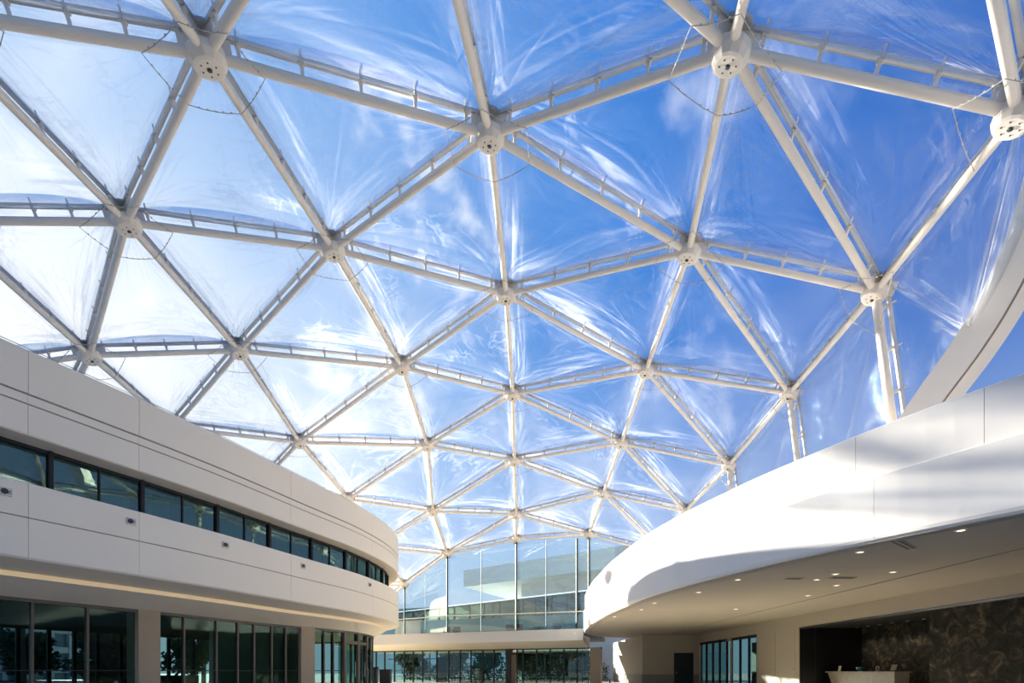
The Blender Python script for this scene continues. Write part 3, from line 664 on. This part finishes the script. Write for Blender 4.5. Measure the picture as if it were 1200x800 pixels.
# ------------------------------------------------------------------ rear wing, glass wall and terrace behind it
W0, W1 = Vector((-11.8, 53.1, 0)), Vector((7.31, 46.02, 0))
WD = (W1 - W0).normalized(); WN = Vector((-WD.y, WD.x, 0))        # WN points away from the camera
def wpt(u, k=0., z=0.): p = W0 + WD * u + WN * k; return (p.x, p.y, z)
def u_at(x, k=0.):                                                # distance along the wall that is seen at column x
    r = (x - 600) / 567; a = W0 + WN * k; return (r * a.y - a.x) / (WD.x - r * WD.y)
def slab(mb, u0, u1, k0, k1, z0, z1): return mb.prism([wpt(u0, k0)[:2], wpt(u1, k0)[:2], wpt(u1, k1)[:2], wpt(u0, k1)[:2]], z0, z1)
rw = thing('rear_wing', 'low rear wing with a white slab edge over dark glazed ground floor', 'building', (-1, 51, 0))
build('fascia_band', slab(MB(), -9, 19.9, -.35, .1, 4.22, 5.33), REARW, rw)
build('terrace_slab', slab(MB(), -9, 19.9, .1, 12, 4.75, 5.25), DARKIN, rw)
build('soffit', MB().sweep([[wpt(u, -.33, 4.22), wpt(u, 2.5, 3.62), wpt(u, 2.8, 3.62), wpt(u, 2.8, 4.7), wpt(u, .1, 4.7)] for u in (-9, 19.9)]), SOFFIT, rw)
build('glazing_head', slab(MB(), -9, 21.2, 2.42, 2.58, 3.52, 3.66), FRAME, rw)
K = 2.5
xs = [430, 441, 451, 462.5, 474, 484.5, 495.5, 512, 526, 539.5, 552, 566, 579, 593.5, None, 606, 613, 629, 645, 661, 676.5, 691]
for a, b in zip(xs, xs[1:]):
    if a is None or b is None: continue
    u0, u1 = u_at(a, K), u_at(b, K)
    w = build('lobby_glazing', slab(MB(), u0 - .055, u0 + .055, K - .1, K + .08, 0, 3.55), FRAME, rw)
    build('pane', slab(MB(), u0 + .05, u1 - .05, K - .01, K + .01, 0, 3.55), REARG, w)
    build('push_rail', slab(MB(), u0 + .05, u1 - .05, K - .05, K - .02, 1.30, 1.35), FRAME, w)
u0, u1 = u_at(593.5, K), u_at(599, K); build('column', slab(MB(), u0, u1, K - .25, K + .5, 0, 3.6), FRAME, rw)
build('door_post', slab(MB(), u_at(599.5, K), u_at(604.5, K), K - .1, K + .1, 0, 3.05), TANFR, rw)
build('door_head', slab(MB(), u_at(599.5, K), u_at(640, K), K + .15, K + .3, 2.95, 3.15), FRAME, rw)
u0, u1 = u_at(692, K), u_at(704, K); build('end_column', slab(MB(), u0, u1, K - .3, K + .8, 0, 3.65), COLM, rw)
# inside the rear wing: ceiling light panels, tan outer posts
for i in range(6):
    a = 11.2 + i * 1.55; build('ceiling_panel', slab(MB(), a, a + 1.3, 4.2, 5.6, 3.60, 3.66), CEILP, rw)
build('lobby_ceiling', slab(MB(), -9, 19.5, 2.6, 12, 3.66, 3.78), WHITE, rw)
for x in (503, 532, 622, 638, 653.5, 668, 682.5): build('outer_post', slab(MB(), u_at(x, 10) - .07, u_at(x, 10) + .07, 10, 10.2, 0, 3.7), TANFR, rw)
build('outer_rail', slab(MB(), -9, 19.5, 10, 10.1, .55, .63), STEELG, rw)
build('outer_transom', slab(MB(), -9, 19.5, 10, 10.1, 2.85, 2.95), FRAME, rw)

# glass curtain wall between the slab edge and the dome
gw = thing('glass_curtain_wall', 'tall clear glass wall between the rear slab edge and the dome edge', 'glass wall', (-1, 49.5, 5.33))
Zn, An, Bn, Cn, En = NODE[-1, 5], NODE[0, 5], NODE[1, 5], NODE[-2, 6], NODE[2, 5]
Wn = NODE[-3, 7]
def on(a, b, t): return a.lerp(b, t)
tops = [on(Wn, Cn, .3), Cn, on(Cn, Zn, .5), Zn, on(Zn, An, .5), An, on(An, Bn, .42), on(An, Bn, .84), Bn, on(Bn, En, .35)]
main_ = [0, 1, 0, 1, 0, 1, 0, 1, 1, 0]
for i, (p, q) in enumerate(zip(tops, tops[1:])):
    zt = [p.z - .28, q.z - .28]
    if main_[i]: mm = build('mullion', MB().box((p.x, p.y + .05, (5.33 + zt[0]) / 2), (.13, .26, zt[0] - 5.33), .35), FRAME, gw)
    else: mm = build('glass_fin', MB().box((p.x, p.y + .05, (5.33 + zt[0]) / 2), (.035, .12, zt[0] - 5.33), .35), FRAME, gw)
    a, b = Vector((p.x, p.y, 0)), Vector((q.x, q.y, 0)); n = Vector((-(b - a).y, (b - a).x, 0)).normalized() * .015
    vs = [(v.x, v.y, z) for v, z in ((a - n, 5.33), (b - n, 5.33), (b - n, zt[1]), (a - n, zt[0]), (a + n, 5.33), (b + n, 5.33), (b + n, zt[1]), (a + n, zt[0]))]
    build('glass_pane', MB().add(vs, [(0, 1, 2, 3), (7, 6, 5, 4), (0, 4, 5, 1)]), CURT, gw)
    build('handrail', MB().tube([(a.x, a.y - .12, 6.98), (b.x, b.y - .12, 6.98)], .05, 8), STEEL, gw)
# terrace building behind the glass: spandrel, window row, sloping eaves
tb = thing('terrace_building', 'teal glazed upper storey behind the rear glass wall under a grey green roof', 'building', (-1, 56, 5.25))
KT = 5.0
build('spandrel', slab(MB(), -7, 20, KT, KT + .3, 5.25, 7.35), TEALW, tb)
mul = [463, 484, 497.5, 514.5, 532.5, 550.5, 567.5, 585.5, 604.5, 613, 627.5, 646, 664.5, 677, 688]
zhead = lambda u: 8.55 + .055 * u
us = [u_at(x, KT) for x in mul]
for a, b in zip(us, us[1:]):
    w = build('window', slab(MB(), a - .07, a + .07, KT - .05, KT + .2, 7.35, zhead(a)), FRAME, tb)
    build('pane', MB().sweep([[wpt(u, KT + .05, 7.35), wpt(u, KT + .05, zhead(u)), wpt(u, KT + .07, zhead(u)), wpt(u, KT + .07, 7.35)] for u in (a + .06, b - .06)]), TEAL, w)
build('window_head', MB().sweep([[wpt(u, KT - .1, zhead(u)), wpt(u, KT - .1, zhead(u) + .12), wpt(u, KT + .4, zhead(u) + .12), wpt(u, KT + .4, zhead(u))] for u in (-7, 20)]), FRAME, tb)
build('ceiling_bulkhead', MB().sweep([[wpt(u, KT + 2, 8.0 + .05 * u), wpt(u, KT + 2, 8.16 + .05 * u), wpt(u, KT + 3, 8.16 + .05 * u), wpt(u, KT + 3, 8.0 + .05 * u)] for u in (-7, 20)]), BROWN, tb)
build('back_wall', slab(MB(), -7, 20, KT + 4, KT + 4.2, 5.25, 9.5), TEALW, tb)
build('roof_slope', MB().sweep([[wpt(u, KT + .3, zhead(u) + .12), wpt(u, KT + 4.5, zhead(u) + 1.1), wpt(u, KT + 7, zhead(u) + 1.0), wpt(u, KT + 7, zhead(u))] for u in (-7, 20)]), GREYGREEN, tb)
nb_ = thing('far_roof', 'large grey green roof slab rising behind the terrace building', 'building', (4, 78, 0))
build('roof_slab', MB().prism([(-7.9, 79), (10.5, 66), (22, 58), (28, 72), (3, 99)], 15.0, 17.7), GREYGREEN, nb_)
build('wall', MB().prism([(1.5, 76.5), (11.5, 69), (22, 62), (26, 72), (3, 96)], 0, 15.0), TOWERW, nb_)
# white low wall seen through the glass at the left
pw = thing('white_terrace_wall', 'low white wall on the terrace behind the glass beside the left building', 'wall', (-11, 55, 5.25))
build('wall_block', slab(MB(), u_at(463, 1.5), u_at(492, 1.5), 1.5, 1.8, 5.25, 6.9), WHITE, pw); build('coping', slab(MB(), u_at(462.5, 1.4), u_at(493, 1.4), 1.4, 1.9, 6.9, 6.98), WHITE, pw)
# terrace chairs
first = None
for x, nm in ((523, 'leftmost of the dark lounge chairs on the rear terrace'), (535, 'second from the left of the dark lounge chairs on the rear terrace'), (597.5, 'third from the left of the dark lounge chairs on the rear terrace'), (608, 'fourth from the left of the dark lounge chairs on the rear terrace'), (653, 'rightmost of the dark lounge chairs on the rear terrace')):
    label = nm; p = Vector(wpt(u_at(x, 2.2), 2.2, 5.25))
    if first is None:
        first = thing('lounge_chair', label, 'chair', (0, 0, 0), 'dark chairs on the rear terrace')
        build('seat', MB().box((0, 0, .42), (.75, .75, .2)), FRAME, first); build('backrest', MB().bar((0, .32, .45), (0, .45, .98), .8, .14, (0, 1, 0)), FRAME, first)
        for a in (-.32, .32):
            build('armrest', MB().box((a * 1.25, 0, .58), (.1, .75, .16)), FRAME, first)
            for b in (-.32, .32): build('leg', MB().tube([(a, b, 0), (a, b, .34)], .025, 6), BROWN, first)
        first.location = p
    else: copy_thing(first, p, label)

# furniture in the lobbies
def cabinet(name, label, c, d, m, rz=0.):
    t = thing(name, label, 'cabinet', (c[0], c[1], 0))
    x, y = c; w, dp, h = d
    build('carcass', MB().box((x, y, h / 2 + .05), (w, dp, h - .1), rz), m, t); build('top', MB().box((x, y, h - .02), (w + .06, dp + .06, .04), rz), m, t)
    build('plinth', MB().box((x, y, .04), (w - .1, dp - .1, .08), rz), BOLT, t)
    cs, sn = math.cos(rz), math.sin(rz)
    for k in (-.25, .25): build('door', MB().box((x + k * w * cs + sn * (dp / 2 + .01), y + k * w * sn - cs * (dp / 2 + .01), h / 2 + .03), (w * .47, .03, h - .25), rz), m, t)
cabinet('black_cabinet', 'tall black cabinet at the rounded end of the left building', (-12.6, 43.6), (1.0, .6, 1.66), BLACK)
cabinet('grey_cabinet', 'grey cabinet to the right of the tall black cabinet', (-11.5, 44.0), (.95, .6, 1.45), FRAME)
cabinet('lobby_sideboard', 'black sideboard inside the left lobby glass right of the tan column', (-19.4, 28.2), (1.9, .7, 1.05), BLACK, .5)
cabinet('timber_cabinet', 'low tan timber cabinet seen through the rear glazing', (-3.6, 53.6), (1.1, .5, 1.0), BROWN, -.35)
cabinet('dark_kiosk', 'dark upright kiosk seen through the rear glazing', (-8.2, 56.5), (1.1, .6, 2.9), FRAME, -.35)

# ------------------------------------------------------------------ outside: tower and trees
tw = thing('office_tower', 'tall pale gridded office tower outside beyond the left building', 'building', (-81, 72, 0))
build('tower_body', MB().box((-81, 72, 19.5), (30, 12, 39)), TOWERG, tw)
mb = MB()
for k in range(14): mb.box((-81, 65.9, 1.5 + k * 2.85), (30.4, .5, .9)); mb.box((-65.9, 72, 1.5 + k * 2.85), (.5, 12.4, .9))
for k in range(12): mb.box((-96 + k * 2.73, 65.8, 19.5), (.7, .5, 39))
for k in range(5): mb.box((-65.8, 66 + k * 3.0, 19.5), (.5, .7, 39))
build('facade_grid', mb, TOWERW, tw, kind='stuff')
def make_tree(name, label, group, h, spread, m, seed, nl=1900, ls=1.0):
    rnd = random.Random(seed); t = thing(name, label, 'tree', (0, 0, 0), group)
    mb = MB().tube([(0, 0, 0), (.1, .05, h * .3), (0, .1, h * .6), (.05, 0, h * .9)], .2, 8, rad=[.22, .17, .11, .04])
    for k in range(6):
        a = k * 1.05 + rnd.random(); z = h * (.32 + .08 * k); mb.tube([(0, 0, z), (math.cos(a) * spread * .35, math.sin(a) * spread * .35, z + h * .1), (math.cos(a) * spread * .7, math.sin(a) * spread * .7, z + h * .14)], .05, 5, rad=[.08, .05, .02])
    build('trunk', mb, BARK, t); mb = MB()
    blobs = [(rnd.uniform(-.6, .6) * spread, rnd.uniform(-.6, .6) * spread, h * rnd.uniform(.16 if h < 10 else .42, .88), spread * rnd.uniform(.3, .5)) for _ in range(11)]
    for _ in range(nl):
        bx, by, bz, br = rnd.choice(blobs); d = Vector((rnd.gauss(0, 1), rnd.gauss(0, 1), rnd.gauss(0, .8))).normalized() * br * rnd.uniform(.6, 1.05)
        c = Vector((bx, by, bz)) + d; u = Vector((rnd.gauss(0, 1), rnd.gauss(0, 1), rnd.gauss(0, 1))).normalized(); v = u.orthogonal().normalized(); s = rnd.uniform(.14, .30) * ls
        mb.add([c - u * s, c + v * s * .6, c + u * s, c - v * s * .6], [(0, 1, 2, 3)])
    build('crown', mb, m, t, kind='stuff'); return t
green = make_tree('green_tree', 'x', 'green trees outside the lobbies', 5.0, 2.6, LEAF, 3, 2400)
russet = make_tree('russet_tree', 'x', 'russet trees outside the left lobby', 5.2, 2.0, LEAFR, 5)
gp = [((-44, 43.5), 'broad green tree outside, at the far left of the left lobby glass'), ((-40.5, 47.5), 'green tree outside the left lobby, left of the dark double mullion'), ((-31, 47), 'green tree outside the left lobby, seen just right of the tan column'), ((-27, 57), 'green tree outside the left lobby, seen before the second tan column'),
      ((-14.5, 69), 'green tree seen through the leftmost rear glazing'), ((-9, 72), 'green tree seen through the rear glazing above the kiosk'), ((-3.5, 70), 'green tree seen through the rear glazing above the timber cabinet'), ((1.6, 69), 'green tree seen through the rear glazing right of the dark column'), ((5, 68), 'green tree seen through the middle of the right rear glazing'), ((8.6, 67), 'green tree seen through the rightmost rear glazing')]
for i, (p, l) in enumerate(gp):
    if i == 0: green.location = (*p, 0); green['label'] = l
    else: copy_thing(green, (*p, 0), l, i * 1.3)
rp = [((-33.5, 39.5), 'russet tree outside the left lobby, seen left of the tan column'), ((-36, 45), 'russet tree outside the left lobby, behind the nearer russet tree')]
russet.location = (*rp[0][0], 0); russet['label'] = rp[0][1]; copy_thing(russet, (*rp[1][0], 0), rp[1][1], 2.)
tall = make_tree('tall_tree', 'x', 'tall trees outside behind the left building', 24.5, 4.8, LEAF, 11, 1400, 2.0)
for i, (p, q, l) in enumerate(((13.9, 57, 'tallest green tree outside behind the left building, nearest the lobby'), (8.6, 66, 'tall green tree outside, left of the tallest tree'), (1.0, 60, 'tall green tree outside, farthest left behind the left building'))):
    loc = (.69 * p - .72 * q, .72 * p + .69 * q, 0)
    if i == 0: tall.location = loc; tall['label'] = l
    else: copy_thing(tall, loc, l, i * 1.7)
hg = thing('hedge', 'long dark clipped hedge outside behind the rear lobby glass', 'hedge', (-2, 66, 0)); mb = MB(); rnd = random.Random(8)
for _ in range(5200):
    u = rnd.uniform(-9, 20); c = Vector(wpt(u, rnd.uniform(13.2, 14.4), rnd.uniform(.1, 2.3 + .25 * math.sin(u * 2.1)))); a = Vector((rnd.gauss(0, 1), rnd.gauss(0, 1), rnd.gauss(0, 1))).normalized(); b = a.orthogonal().normalized(); q = rnd.uniform(.10, .2)
    mb.add([c - a * q, c + b * q * .6, c + a * q, c - b * q * .6], [(0, 1, 2, 3)])
build('foliage', mb, LEAF, hg, kind='stuff'); mb = MB()
for u in np.arange(-8.5, 20, 1.6): mb.tube([wpt(u, 13.8, 0), wpt(u + .1, 13.8, 1.9)], .05, 6)
build('stems', mb, BARK, hg, kind='stuff')
bn = thing('timber_bench', 'low tan timber bench beside the tan end column of the rear wing', 'bench', (9.1, 50.6, 0))
build('seat', MB().box((9.1, 50.6, .42), (2.6, .5, .08), -.1), BROWN, bn)
for k in (-1.1, 1.1): build('leg', MB().box((9.1 + k, 50.6 - k * .1, .19), (.1, .42, .38), -.1), FRAME, bn)
sh = thing('white_screen_wall', 'bright white screen wall outside the gap beside the tan core wall', 'wall', (12, 68, 0))
build('screen_panel', MB().box((13.5, 72, 1.9), (7, .2, 3.8)), WHITE, sh); build('screen_post', MB().box((11.9, 71.8, 1.9), (.12, .3, 3.8)), FRAME, sh)
